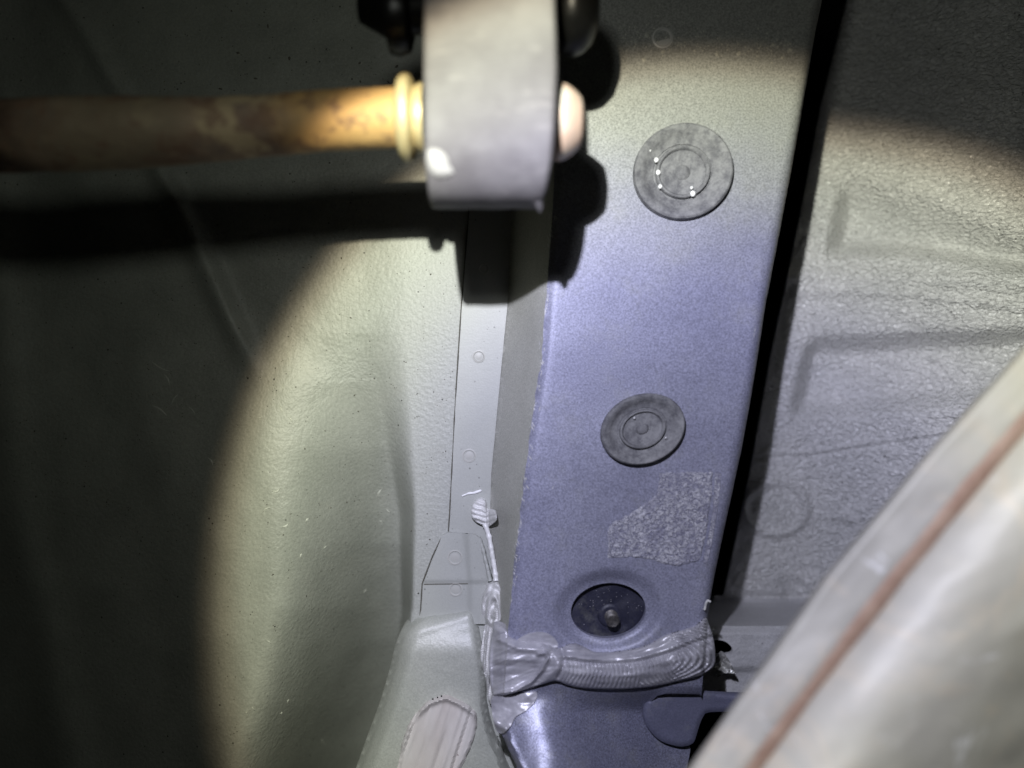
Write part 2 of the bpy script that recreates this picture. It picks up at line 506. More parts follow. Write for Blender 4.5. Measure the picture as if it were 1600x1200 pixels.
def z_wheel(u, v):
    z = np.full(u.shape, ZW)
    # the big swell, its right flank falling into the valley beside the flange
    xv = lerp(v, [0, 300, 500, 620, 800, 950, 1100, 1250], [640, 640, 628, 634, 645, 640, 615, 585])   # valley line
    A = lerp(v, [0, 520, 600, 700, 850, 1000, 1150, 1250], [0, .0006, .004, .013, .035, .070, .110, .130])
    B = lerp(v, [0, 300, 480, 620, 800, 950, 1100, 1250], [0, 0, .002, .005, .008, .010, .012, .014])
    rw = lerp(v, [500, 650, 800, 950, 1100], [70, 46, 30, 20, 14])
    wid = lerp(v, [0, 600, 900, 1100, 1250], [220, 220, 210, 230, 240])
    q = xv + 6 - u
    z = z - A * sm(q / rw) * (1 - sm((q - rw * .8) / wid)) + B * sm((q - 40) / 170)
    # secondary soft crease inside the swell
    xc = lerp(v, [450, 600, 700, 850, 1000, 1250], [470, 520, 548, 570, 560, 520])
    k = sm((v - 520) / 200)
    z = z + k * .0019 * (np.tanh((xc - u) / 30.) + 1)
    # the sheet then falls away to the left
    s2 = np.clip((430 - u) / 500, 0, 1.3)
    z = z - (.018 + .030 * sm((v - 550) / 500)) * s2 ** 1.6
    # pressed folds at the far left
    fy = lambda pts: lerp(v, [p[1] for p in pts], [p[0] for p in pts])
    r1 = fy([(60, -60), (120, 30), (190, 150), (262, 290), (315, 400), (372, 530), (420, 640)])
    z = z + .0068 * gauss(u - r1, 19) * (1 - sm((v - 480) / 130)) * (0.55 + .45 * sm((v - 200) / 80))
    r2 = fy([(30, -60), (70, 250), (120, 420), (160, 560), (200, 700), (240, 950), (300, 1260)])
    z = z + .003 * (np.tanh((u - r2 - 25) / 40.) - 1)
    r3 = fy([(-20, -60), (-10, 400), (25, 800), (75, 1000), (120, 1250)])
    z = z + .0045 * gauss(u - r3, 38)
    z = z + (.0009 * fbm(u / 130, v / 150, 3, 5) + .00022 * fbm(u / 28, v / 28, 2, 9)) * sm((xv + 20 - u) / 80)
    return z

ut = thing('wheelhouse_panel', 'pale grey-green pressed wheelhouse sheet filling the left side, mostly in shadow outside the torch circle', 'body panel', (-.08, 0, ZW))
us = np.concatenate([np.arange(-140, 560, 6.), np.arange(560, 830, 3.)])
vs = np.arange(-120, 1330, 6.)
U, V_ = np.meshgrid(us, vs)
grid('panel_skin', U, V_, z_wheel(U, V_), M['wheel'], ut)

def scratches(name, items, zf, m, parent, off=.0003):
    V = []; fc = []
    for (x, y, L, a, wd, bend) in items:
        t = np.linspace(-1, 1, 7)
        cx_ = x + math.cos(a) * L / 2 * t - math.sin(a) * bend * t * t; cy_ = y + math.sin(a) * L / 2 * t + math.cos(a) * bend * t * t
        w_ = wd * (1 - t * t) * (.7 + .5 * vnoise(t * 3 + x, t * 0 + y, 3)) + .15
        b0 = len(V)
        for i in range(7):
            for sg, dz in ((-1, 0), (0, .0003), (1, 0)):
                uu = np.array([cx_[i] - math.sin(a) * w_[i] * sg]); vv_ = np.array([cy_[i] + math.cos(a) * w_[i] * sg])
                V.append(P(uu, vv_, zf(uu, vv_) + off + dz - (.0004 if sg else 0))[0])
            if i:
                for j in range(2):
                    q0 = b0 + (i - 1) * 3 + j; fc.append((q0, q0 + 1, q0 + 4, q0 + 3))
    o = raw(name, V, fc, m, parent); o['kind'] = 'stuff'; return o
rs = np.random.default_rng(12)
its = [(455, 655, 10, .9, 2.2, 2), (440, 640, 14, 1.2, 1.2, 2), (432, 768, 14, -.3, 1.6, -3), (452, 560, 24, 1.5, 1.2, 2), (415, 795, 12, -.5, 1.4, 2), (447, 822, 12, -.5, 2.0, -2), (480, 812, 8, -.8, 2.0, 1), (470, 868, 8, -1.2, 1.6, 1),
       (250, 575, 34, .5, 1.5, -3), (262, 592, 18, 1.1, 1.5, 2), (250, 640, 28, .6, 2.4, 2), (272, 622, 16, -.9, 1.4, 2), (300, 640, 16, .8, 1.0, 2), (330, 720, 14, 1.0, 1.2, 2), (505, 1160, 14, .9, 1.6, -2), (592, 770, 14, -1.1, 1.6, 2)]
its += [(rs.uniform(380, 620), rs.uniform(480, 1150), rs.uniform(3, 9), rs.uniform(-1.5, 1.5), rs.uniform(.5, 1.3), rs.uniform(-2, 2)) for _ in range(14)]
scratches('scuff_marks', its, z_wheel, M['fleck2'], ut)
its = [(rs.uniform(420, 700), rs.uniform(400, 900), rs.uniform(1.5, 4), rs.uniform(0, 3), rs.uniform(.6, 1.5), 0) for _ in range(30)] + [(rs.uniform(330, 640), rs.uniform(10, 140), rs.uniform(2, 8), rs.uniform(0, 3), rs.uniform(1, 2.2), 0) for _ in range(14)]
scratches('tar_specks', its, z_wheel, M['gapline'], ut)

# flange sheet lapped over it: its left edge is the fine seam line
fl_left = [(738, -80), (734, 330), (722, 480), (712, 640), (704, 800), (702, 832)]
fl = polyline(fl_left + [(690, 836), (655, 965), (640, 1010), (640, 1150), (800, 1150), (800, 1000), (800, 840), (803, 740), (815, 560), (828, 470), (842, 340), (850, -80)], 8)
def z_fl(u, v):
    z = ZW + .0011 + 0 * u
    return z
fo = patch('lap_flange', fl, z_fl, 9, M['flange'], ut, thick=.0011)
# trapezoid reinforcement lapped on the flange
lp = polyline([(692, 836), (700, 832), (742, 835), (752, 842), (763, 905), (758, 975), (735, 975), (660, 975), (661, 912)], 4)
def z_lp(u, v):
    z = ZW + .0020 + .0009 * sm((912 - v) / 5)
    return z + .0016 * sm((u - lerp(v, [835, 910, 960], [722, 728, 728])) / 12)
patch('lap_plate', lp, z_lp, 4, M['flange'], ut, thick=.0012)

for pts_ in ([(734, 330), (722, 480), (712, 640), (704, 800), (702, 830)], [(741, -60), (734, 330)], [(702, 832), (692, 837), (676, 872), (661, 912), (658, 962)]):
    q_ = polyline(pts_, 8, closed=False); q_[:, 0] -= 1.5
    tube('seam_gap', P(q_[:, 0], q_[:, 1], ZW + .0005), .00024 * (.5 + vnoise(np.arange(len(q_)) / 2., np.zeros(len(q_)), 7)), M['gapline'], ut, n=6)
q_ = polyline([(662, 913), (737, 912)], 6, closed=False)
tube('seam_gap', P(q_[:, 0], q_[:, 1], ZW + .0022), .00022, M['gapline'], ut, n=6)

# spot welds on the flange
def spot_ring(u0, v0, r, zz, rot=0.0):
    c = P(u0, v0, zz); k = (D - zz) / F
    lathe('spot_weld', c, (0, 0, 1), [(r * k, -.0006), (r * k, .00022), ((r - 1.8) * k, .0003), ((r - 3.4) * k, -.00005), (r * k * .3, .00012), (.0001, .00012)], M['spot'], fo, n=28, rot=rot)
for (a, b, r, zz) in [(748, 557, 10, ZW + .0011), (733, 712, 11, ZW + .0011), (711, 871, 12, ZW + .0029), (712, 921, 11, ZW + .002), (756, 420, 9, ZW + .0011)]:
    spot_ring(a, b, r, zz)

# ------------------------------------------------------------------ bracket, lower left
bo = catmull([(660, 960), (700, 953), (733, 947), (744, 957), (752, 1010), (758, 1060), (760, 1100), (772, 1150), (788, 1190), (810, 1290),
              (640, 1330), (500, 1330), (524, 1290), (556, 1200), (574, 1150), (594, 1095), (610, 1040), (617, 1010), (630, 982)], 6)
def z_br(u, v):
    d = dist(u, v, bo)
    lx = lerp(v, [960, 1000, 1050, 1100, 1150, 1200, 1320], [632, 617, 606, 592, 574, 556, 515])
    z = -.0305 + .009 * sm((u - lx) / 34) * sm((v - 935) / 90)
    z = z - .005 * (1 - sm(d / 12))
    z = z + .0008 * gauss(v - (lerp(u, [640, 735], [990, 962])), 9)
    z = z + .0005 * fbm(u / 60, v / 60, 3, 3)
    return z
b_ = patch('support_bracket', bo, z_br, 5, M['bracket'], None, thick=.012)
tag(b_, 'pale grey-green folded bracket at the bottom left of the rail, carrying a pinkish smear', 'bracket')

# pink smear on the bracket
po = catmull([(697, 1088), (712, 1093), (738, 1108), (745, 1122), (742, 1150), (728, 1185), (712, 1220), (700, 1280), (660, 1290), (590, 1290), (604, 1240), (622, 1195), (628, 1160), (640, 1130), (662, 1102), (684, 1090)], 3)
po = po + np.stack([fbm(po[:, 0] / 9, po[:, 1] / 9, 2, 31), fbm(po[:, 0] / 9, po[:, 1] / 9, 2, 37)], -1) * 1.6
def z_pk(u, v):
    d = dist(u, v, po)
    s = (u - 690) + (v - 1100) * .33                      # across the strokes
    r = fbm(s / 11, v / 130, 3, 21)
    z = z_br(u, v) + .0004 + .0019 * sm(d / 5) + .0011 * r * sm(d / 8)
    z = z + .0022 * gauss(d - 4, 4) * sm((1135 - v) / 30)   # pushed-up lip at the top
    z = z + .0009 * (gauss(s + 38, 3) - gauss(s + 33, 3) + gauss(s - 45, 4) - gauss(s - 50, 3))
    return z
pk = patch('sealer_smear', po, z_pk, 2.5, M['pink'], None, thick=.0012)
tag(pk, 'pinkish white sealer smear in vertical strokes on the lower left bracket', 'sealer')

# ------------------------------------------------------------------ frame rail
rt = thing('frame_rail', 'blue-grey metallic box rail running down the middle with two plugs and an oval hole', 'frame rail', tuple(P(1000, 600, ZP)))
HC = (950.5, 954.0); HR = (58.5, 43.0); HROT = -0.10
def hole_q(u, v):
    x = u - HC[0]; y = v - HC[1]
    c, s = math.cos(HROT), math.sin(HROT)
    return np.sqrt(((x * c + y * s) / HR[0]) ** 2 + ((-x * s + y * c) / HR[1]) ** 2)

def z_rail(u, v):
    lx, rx, wx = LX(v), RX(v), WX(v)
    z = np.zeros(u.shape)
    # left flank sloping to the flange, with a soft corner
    t = np.clip((lx - u) / (lx - wx), 0, 1)
    fk = (ZW + .0012) * t
    d = (u - lx)
    z = np.where(u < lx, fk, 0.0)
    z = z - .0012 * gauss(d, 8)
    # right corner rolls over
    q = np.clip(1 - (rx - u) / 15., 0, 1)
    z = z - .004 * (1 - np.sqrt(np.clip(1 - q * q, 0, 1)))
    # dished rim of the oval hole
    h = hole_q(u, v)
    z = z - .0034 * (1 - sm((h - 1.04) / .52)) * (h < 1.8) * (1 + .15 * np.sin(3 * np.arctan2(v - HC[1], u - HC[0])))
    # hand-made unevenness
    z = z + .0006 * fbm(u / 190, v / 190, 3, 11) * (u > lx)
    z = z - .0012 * sm((v - 1030) / 60)
    return z

th = np.linspace(0, 2 * math.pi, 90, endpoint=False)
c, s_ = math.cos(HROT), math.sin(HROT)
hole = np.stack([HC[0] + HR[0] * np.cos(th) * c - HR[1] * np.sin(th) * s_, HC[1] + HR[0] * np.cos(th) * s_ + HR[1] * np.sin(th) * c], -1)

def rail_mat():
    """one paint, dusty grey on the flank and along a ragged line at the corner"""
    return M['rail']

# split at the corner into face and flank (two parts: they look different)
yy = np.arange(-100, 1048, 5.)
yf = np.arange(-100, 1096, 5.)
lf = np.stack([LX(yf) + 2.0 * fbm(yf / 14, yf * 0, 3, 41), yf], -1)
lc = np.stack([LX(yy) + 2.0 * fbm(yy / 14, yy * 0, 3, 41), yy], -1)
rc = np.stack([RX(yy) + .5 * fbm(yy / 30, yy * 0, 2, 43), yy], -1)
wc = np.stack([WX(yf) - 1.5, yf], -1)
face_out = np.concatenate([lc, rc[::-1]])
patch('rail_face', polyline(face_out, 5), z_rail, 5, M['rail'], rt, holes=[hole], thick=.0025, label='blue-grey metallic front face of the rail')
flank_out = np.concatenate([wc, lf[::-1]])
patch('rail_flank', polyline(flank_out, 5), z_rail, 5, M['railside'], rt, thick=.002, label='dusty grey sloping left side of the rail')
# right wall of the box
yw = np.arange(-100, 1090, 12.)
top = P(RX(yw) - .4, yw, -.0042)
Vv = []; fc = []
for i, p in enumerate(top):
    Vv += [tuple(p), (p[0] - .0006, p[1], -.05), (p[0] + .001, p[1], ZP + .0005)]
    if i: a = 3 * (i - 1); fc += [(a, a + 3, a + 4, a + 1), (a + 1, a + 4, a + 5, a + 2)]
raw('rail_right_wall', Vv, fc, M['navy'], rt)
# scratchy rub marks along the left corner
rng = np.random.default_rng(5)
Vv = []; fc = []
for k in range(120):
    y = rng.uniform(330, 940); x = float(LX(y)) + rng.normal(1, 3.0)
    L = rng.uniform(3, 12); a = rng.normal(1.35, .35); wd = rng.uniform(.4, 1.1)
    dx, dy = math.cos(a) * L / 2, math.sin(a) * L / 2; nx, ny = -math.sin(a) * wd, math.cos(a) * wd
    qd = np.array([(x - dx, y - dy), (x + nx, y + ny), (x + dx, y + dy), (x - nx, y - ny)])
    zz = z_rail(qd[:, 0], qd[:, 1]) + .00025
    b0 = len(Vv); Vv += P(qd[:, 0], qd[:, 1], zz).tolist(); fc.append((b0 + 3, b0 + 2, b0 + 1, b0))
so = raw('scuff_marks', Vv, fc, M['rub'], rt, smooth=False); so['kind'] = 'stuff'

# inner plate seen through the oval hole
def z_in(u, v):
    return -.0075 + .0012 * fbm(u / 30, v / 30, 4, 61) + 0 * u
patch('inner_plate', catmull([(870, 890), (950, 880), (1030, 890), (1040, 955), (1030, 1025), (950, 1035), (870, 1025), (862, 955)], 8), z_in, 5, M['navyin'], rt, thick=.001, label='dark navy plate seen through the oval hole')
Vv = []; fc = []
for k in range(60):
    x = rng.normal(950, 26); y = rng.normal(935, 20); r = rng.uniform(.3, .9)
    if hole_q(np.array(x), np.array(y)) > .92: continue
    cpt = P(x, y, float(z_in(np.array([x]), np.array([y]))[0]) + .0003); rr = r * .00028; b0 = len(Vv)
    Vv += [tuple(cpt + np.array([rr * math.cos(a), rr * math.sin(a), 0])) for a in np.arange(5) * 1.2566] + [tuple(cpt + np.array([0, 0, rr]))]
    fc += [(b0 + i, b0 + (i + 1) % 5, b0 + 5) for i in range(5)]
fk = raw('dust_flecks', Vv, fc, M['seal'], rt, smooth=False); fk['kind'] = 'stuff'

# sticker residue
ro = [(1030, 739), (1062, 738), (1092, 737), (1113, 738), (1112, 775), (1108, 800), (1103, 835), (1097, 862), (1092, 876), (1060, 884), (1040, 882), (1018, 874), (985, 870), (949, 872), (951, 852), (949, 832), (954, 818), (978, 806), (997, 795), (1014, 783), (1026, 772), (1029, 756)]
rp_ = polyline(ro, 3)
rp_ = rp_ + np.stack([fbm(rp_[:, 0] / 6, rp_[:, 1] / 6, 2, 71), fbm(rp_[:, 0] / 6, rp_[:, 1] / 6, 2, 77)], -1) * 1.8
def z_rs(u, v):
    d = dist(u, v, rp_)
    n1 = fbm(u / 3.8, v / 2.6, 2, 73)
    low = sm((fbm(u / 22, v / 22, 2, 79) + .12) * 3)
    return z_rail(u, v) + .00030 + .0003 * sm(d / 2) + .0005 * n1 * (.45 + .55 * low)
ra = patch('sticker_residue', rp_, z_rs, 1.6, M['residue'], rt, thick=.0006, label='wrinkled pale patch of old sticker glue')
st = polyline([(1118, 738), (1127, 738), (1122, 790), (1112, 850), (1105, 882), (1098, 878), (1108, 835), (1114, 795)], 4)
patch('sticker_residue', st, z_rs, 2.5, M['residue'], rt, thick=.0006, label='thin strip of glue beside the wrinkled patch')

# little drip ring near the top of the rail
cp = P(1035, 60, 0.0); k0 = D / F
lathe('paint_ring', cp, (0, 0, 1), [(17 * k0, -.0004), (16.5 * k0, .0006), (14 * k0, .0008), (12 * k0, .0001), (.0002, .0001)], M['rub'], rt, n=32)
# dried mud speckle near the top
Vv = []; fc = []
for k in range(260):
    x = rng.uniform(955, 1240); y = 58 + rng.normal(0, 12) + (x - 1000) * .06; r = rng.uniform(.6, 2.6) * (1 + 1.2 * (rng.random() < .08))
    cpt = P(x, y, float(z_rail(np.array([x]), np.array([y]))[0]) + .0002); rr = r * .00028; b0 = len(Vv); ph = rng.uniform(0, 6)
    q = [rng.uniform(.5, 1.2) for _ in range(6)]
    Vv += [tuple(cpt + np.array([rr * q[i] * math.cos(ph + i * 1.047), rr * q[i] * math.sin(ph + i * 1.047), -.0003])) for i in range(6)] + [tuple(cpt + np.array([0, 0, rr * .3]))]
    fc += [(b0 + i, b0 + (i + 1) % 6, b0 + 6) for i in range(6)]
mk = raw('dried_dirt', Vv, fc, M['railside'], rt); mk['kind'] = 'stuff'

# ------------------------------------------------------------------ threaded stud in the hole
bt = thing('threaded_stud', 'small rusty threaded stud standing in the oval hole of the rail', 'bolt', tuple(P(957, 968, -.008)))
p0 = P(954, 961, -.008); p1 = P(957.5, 970, -.0015)
ax = p1 - p0; Ls = np.linalg.norm(ax); ax /= Ls
prof = [(.0029, 0)]
nth = 9
for i in range(nth):
    h0 = Ls * (i / nth)
    prof += [(.0029, h0 + .0001), (.0025, h0 + Ls / nth * .5)]
prof += [(.0029, Ls), (.0023, Ls + .0004), (.0010, Ls + .0005)]
lathe('shank', p0, ax, prof, M['bolt'], bt, n=24, sharp=60)
lathe('end_ring', p1 + ax * .0004, ax, [(.0025, 0), (.0022, .0006), (.0013, .0003), (.0002, .0003)], M['bolt'], bt, n=24)
lathe('weld_collar', p0 + np.array([0, 0, -.001]), (0, 0, 1), [(.0062, 0), (.0056, .0012), (.0042, .0022), (.0036, .0022)], M['navyin'], bt, n=24)

# ------------------------------------------------------------------ plugs
def plug(u0, v0, R, rot, squash, label, seed, fl):
    zc = float(z_rail(np.array([u0]), np.array([v0]))[0]); c = P(u0, v0, zc); k = (D - zc) / F
    t = thing('rubber_plug', label, 'rubber plug', tuple(c), 'round rubber plugs pushed into the rail')
    r = R * k
    def ring(name, prof):
        return lathe(name, c, (0, 0, 1), prof, M['plug'], t, n=72, sq=(1, squash), rot=rot)
    ring('rim', [(r * 1.0, -.0012), (r * 1.0, .0026), (r * .988, .0038), (r * .95, .0044), (r * .89, .0042), (r * .78, .0024), (r * .68, .0010), (r * .60, .0007), (r * .59, .0002), (r * .50, .0002)])
    ring('centre_cap', [(r * .550, -.0012), (r * .55, .0018), (r * .535, .0025), (r * .50, .0027), (r * .475, .0022), (r * .46, .0012), (r * .30, .0009), (r * .16, .0008), (r * .12, .0018), (r * .05, .0021), (.0001, .0021)])
    for (dx, dy, s) in fl:
        lathe('glint_fleck', P(u0 + dx, v0 + dy, zc + .0025), (0, 0, 1), [(s * k, 0), (s * k * .8, .0005), (s * k * .2, .0007)], M['fleck'], t, n=9, sq=(1, 1.2))  # white flecks set on the rubber in place of wet glints
plug(1065.5, 270.5, 78, math.radians(28), .945, 'larger round grey rubber plug, high on the rail, with a few white flecks painted as glints', 1,
     [(-40, -20.5, 3.6), (-37, -1, 3.8), (-34, 21, 3.2), (17, 32, 4.2), (15, 23, 2.4), (-50, -35, 1.8)])
plug(1003, 670, 67, math.radians(22), .80, 'smaller round grey rubber plug, just above the patch of sticker glue', 2,
     [(-57, -3, 3.0), (-10, -49, 1.4), (37, 14, 1.5), (-12, -17, 1.5)])

# ------------------------------------------------------------------ lower rail piece below the sealer band
lo = polyline([(786, 1060), (800, 1040), (900, 1040), (1050, 1040), (1101, 1030), (1096, 1085), (1060, 1084), (1040, 1084), (1027, 1087), (1018, 1096), (1015, 1108), (1018, 1120), (1025, 1132), (1038, 1146), (1054, 1155),
               (1070, 1161), (1079, 1169), (1077, 1182), (1072, 1205), (1068, 1330), (870, 1330), (826, 1240), (808, 1200), (789, 1158), (776, 1130), (776, 1110), (785, 1095)], 4)
def z_lo(u, v):
    # a rounded shoulder whose ridge runs down to the right
    lx = lerp(v, [1060, 1105, 1158, 1200, 1330], [766, 770, 789, 808, 880])
    s = u - lx
    z = -.0035 - .0045 * sm((v - 1070) / 50) * sm((u - 840) / 120)
    g = 1 - .75 * sm((u - 860) / 190)
    w = np.clip(v - 1078, 0, 400)
    z = z + g * .58 * .00027 * (np.sqrt(w * w + 300) - 17.3)
    xr = 846 + .30 * (v - 1120)
    z = z - .0050 * (np.sqrt(1 + ((u - xr) / 45.) ** 2) - 1) * sm((v - 1072) / 40) * np.where(u > xr, .55, 1.0)
    z = z - .0035 * (1 - sm(s / 12)) * sm((v - 1120) / 30)
    z = z + .0011 * gauss(s - 7, 4) * sm((v - 1130) / 25)
    d = dist(u, v, np.array([(1096, 1085), (1040, 1084), (1020, 1094), (1015, 1108), (1020, 1126), (1040, 1147), (1070, 1161.)]), closed=False)
    z = z + .0016 * gauss(d, 5)
    z = z + .0005 * fbm(u / 60, v / 60, 3, 81)
    return z
l_ = patch('rail_end_cover', lo, z_lo, 4, M['blue'], None, thick=.006)
tag(l_, 'glossy blue rounded sheet below the brushed sealer band, with a bright highlight', 'body panel')

# hooked gusset plate behind its cut-out
go = catmull([(1020, 1088), (1050, 1080), (1100, 1082), (1140, 1084), (1200, 1086), (1230, 1100), (1190, 1113), (1150, 1112), (1108, 1113), (1100, 1118), (1094, 1130), (1089, 1146), (1085, 1158), (1078, 1164), (1060, 1166), (1030, 1156), (1008, 1130), (1006, 1105)], 4)
def z_go(u, v): return -.0098 - .0006 * fbm(u / 40, v / 40, 2, 91) - .0012 * (1 - sm(dist(u, v, go) / 5))
g_ = patch('gusset_plate', go, z_go, 4, M['navy'], None, thick=.002)
tag(g_, 'dark blue hook-shaped gusset plate beside the black opening at the bottom', 'bracket')

# ------------------------------------------------------------------ floor pan (right)
def ln(u, v, pts):
    return dist(u, v, np.array(pts, float), closed=False)
def z_pan(u, v):
    z = np.full(u.shape, ZP)
    # upper pressed panel: raised above a step, its corner at (1310, 285)
    e1 = lerp(u, [1290, 1330, 1450, 1700], [405, 398, 402, 440])      # lower edge
    xl = lerp(v, [260, 300, 400], [1322, 1316, 1298])
    A = sm((u - xl + 14) / 34) * sm((e1 + 8 - v) / 34) * sm((v - 250 - (u - 1310) * .35) / 90)
    z = z - .0150 * A
    z = z + .0022 * gauss(ln(u, v, [(1250, 458), (1330, 455), (1440, 462), (1700, 490)]), 8)
    # second pressed panel
    xl2 = lerp(v, [530, 640], [1264, 1240])
    e2 = lerp(u, [1230, 1350, 1520], [655, 650, 632])
    B = sm((u - xl2 + 10) / 28) * sm((v - lerp(u, [1250, 1600], [520, 504])) / 40) * sm((e2 + 8 - v) / 44)
    z = z - .0145 * B
    # fine crease and lap line
    z = z + .0030 * gauss(v - lerp(u, [1240, 1600], [432, 440]), 16)
    d = ln(u, v, [(1150, 711), (1185, 709), (1268, 708), (1330, 697), (1490, 674)])
    z = z + .0013 * gauss(d, 3.2) - .0012 * gauss(v - 4 - lerp(u, [1150, 1268, 1330, 1490], [711, 708, 697, 674]), 4)
    z = z + .0007 * gauss(v - lerp(u, [1150, 1500], [745, 735]), 7)
    # round dimple
    q = np.hypot((u - 1212) / 48, (v - 795) / 40)
    z = z + .0034 * gauss(q - 1, .14) + .0012 * (q < 1) * (1 - q * q)
    # crumpled places
    z = z + .0030 * gauss(np.hypot(u - 1335, (v - 812) * 1.6), 24) - .0016 * gauss(np.hypot(u - 1325, (v - 822) * 2), 20)
    z = z + (.0045 * fbm(u / 15, v / 10, 3, 101)) * gauss(np.hypot(u - 1250, (v - 920) * 1.3), 36)
    z = z - .0050 * gauss(np.hypot(u - 1236, (v - 922)), 18)
    # steps near the bottom
    z = z + .062 * sm((v - 932) / 60) * (1 - sm((u - 1210) / 480)) - .0035 * sm((v - lerp(u, [1120, 1165, 1300], [934, 926, 924])) / 6)
    z = z - .0030 * sm((v - 979) / 4) - .0050 * sm((v - lerp(u, [1120, 1240], [1046, 1041])) / 5) * .5
    # soft dents over the whole sheet
    z = z + .0016 * fbm(u / 120, v / 80, 3, 103) + .0006 * fbm(u / 30, v / 18, 3, 107)
    # undercoat wrinkle as real relief
    z = z + .060 * sm((u - 1210) / 480)
    wv = fbm((u + v * .35) / 7.0 + 1.2 * fbm(u / 14, v / 14, 2, 3), v / 4.8 + 1.2 * fbm(u / 14, v / 14, 2, 8), 2, 109)
    z = z + .0009 * wv * (1 - sm((v - 915) / 12)) * (.55 + .45 * sm(fbm(u / 90, v / 90, 2, 113) * 3 + .7))
    return z
ft = thing('floor_pan', 'grey undercoated floor pan with wrinkled coating and pressed steps, right of the rail', 'floor panel', tuple(P(1400, 500, ZP)))
pan_hole = catmull([(1111, 1012), (1112, 1002), (1122, 1000), (1134, 1003), (1143, 1011), (1144, 1019), (1134, 1022), (1120, 1024), (1112, 1030)], 2.5)
po_ = polyline([(1358, -110), (1750, -110), (1750, 940), (1130, 934), (1139, 895), (1172, 740), (1204, 560), (1238, 400), (1262, 280), (1283, 165), (1324, 0)], 6)  # left edge follows the rail's shadow, so the black backing stands in for it
patch('pan_skin', po_, z_pan, 3.6, M['under'], ft, thick=.002)
cr = polyline([(1118, 931), (1750, 931), (1750, 1000), (1450, 1086), (1330, 1090), (1100, 1084), (1085, 1075), (1085, 1000)], 5)
patch('pan_step', cr, lambda u, v: z_pan(u, v) - .0006, 5.0, M['step'], ft, holes=[pan_hole], thick=.002, label='smooth grey step along the lower edge of the pan')
# lip of a torn seam at the upper left of the pan
sp = catmull([(1286, 150), (1303, 157), (1316, 166), (1340, 169), (1372, 171)], 3, closed=False)
tube('seam_lip', P(sp[:, 0], sp[:, 1], z_pan(sp[:, 0], sp[:, 1]) + .0012), [.0004 + .0005 * math.sin(math.pi * min(1, i / (len(sp) - 1) + .05)) for i in range(len(sp))], M['under'], ft, n=8)
# crumpled bright foil tab
fo_ = catmull([(1120, 1028), (1128, 1018), (1138, 1030), (1146, 1044), (1150, 1052), (1132, 1052), (1121, 1058), (1117, 1044)], 3)
f_ = patch('foil_scrap', fo_, lambda u, v: ZP + .064 + .006 * fbm(u / 9, v / 9, 2, 121), 2.5, M['foil'], None, thick=.0008)
tag(f_, 'small shiny crumpled metal scrap beside the right end of the sealer band', 'scrap')

# ------------------------------------------------------------------ sealer band
bo2 = catmull([(769, 994), (771, 980), (780, 978), (790, 983), (797, 995), (812, 1001), (832, 1003), (852, 1006), (866, 1012), (877, 1012), (888, 1007), (900, 1006), (913, 1011), (931, 1019), (964, 1018), (1009, 1009),
               (1042, 992), (1084, 979), (1102, 966), (1108, 976), (1113, 991), (1117, 1012), (1117, 1036), (1108, 1048), (1090, 1057), (1060, 1064), (1030, 1071), (1000, 1075), (955, 1077), (910, 1075), (886, 1070),
               (868, 1064), (845, 1070), (815, 1079), (785, 1087), (770, 1086), (764, 1050), (765, 1015)], 2.2)
mid = catmull([(760, 1040), (820, 1040), (875, 1042), (920, 1046), (960, 1048), (1000, 1044), (1050, 1030), (1090, 1014), (1125, 1002)], 4, closed=False)
mlen = np.concatenate([[0], np.cumsum(np.linalg.norm(np.diff(mid, axis=0), axis=1))])
def band_ts(u, v):
    best = np.full(u.shape, 1e9); t = np.zeros(u.shape); s = np.zeros(u.shape)
    for i in range(len(mid) - 1):
        a, b = mid[i], mid[i + 1]; e = b - a; L = np.linalg.norm(e); e = e / L
        tt = np.clip((u - a[0]) * e[0] + (v - a[1]) * e[1], 0, L)
        dx = u - a[0] - tt * e[0]; dy = v - a[1] - tt * e[1]; dd = dx * dx + dy * dy
        k = dd < best
        best = np.where(k, dd, best); t = np.where(k, mlen[i] + tt, t); s = np.where(k, e[0] * dy - e[1] * dx, s)
    return t, s
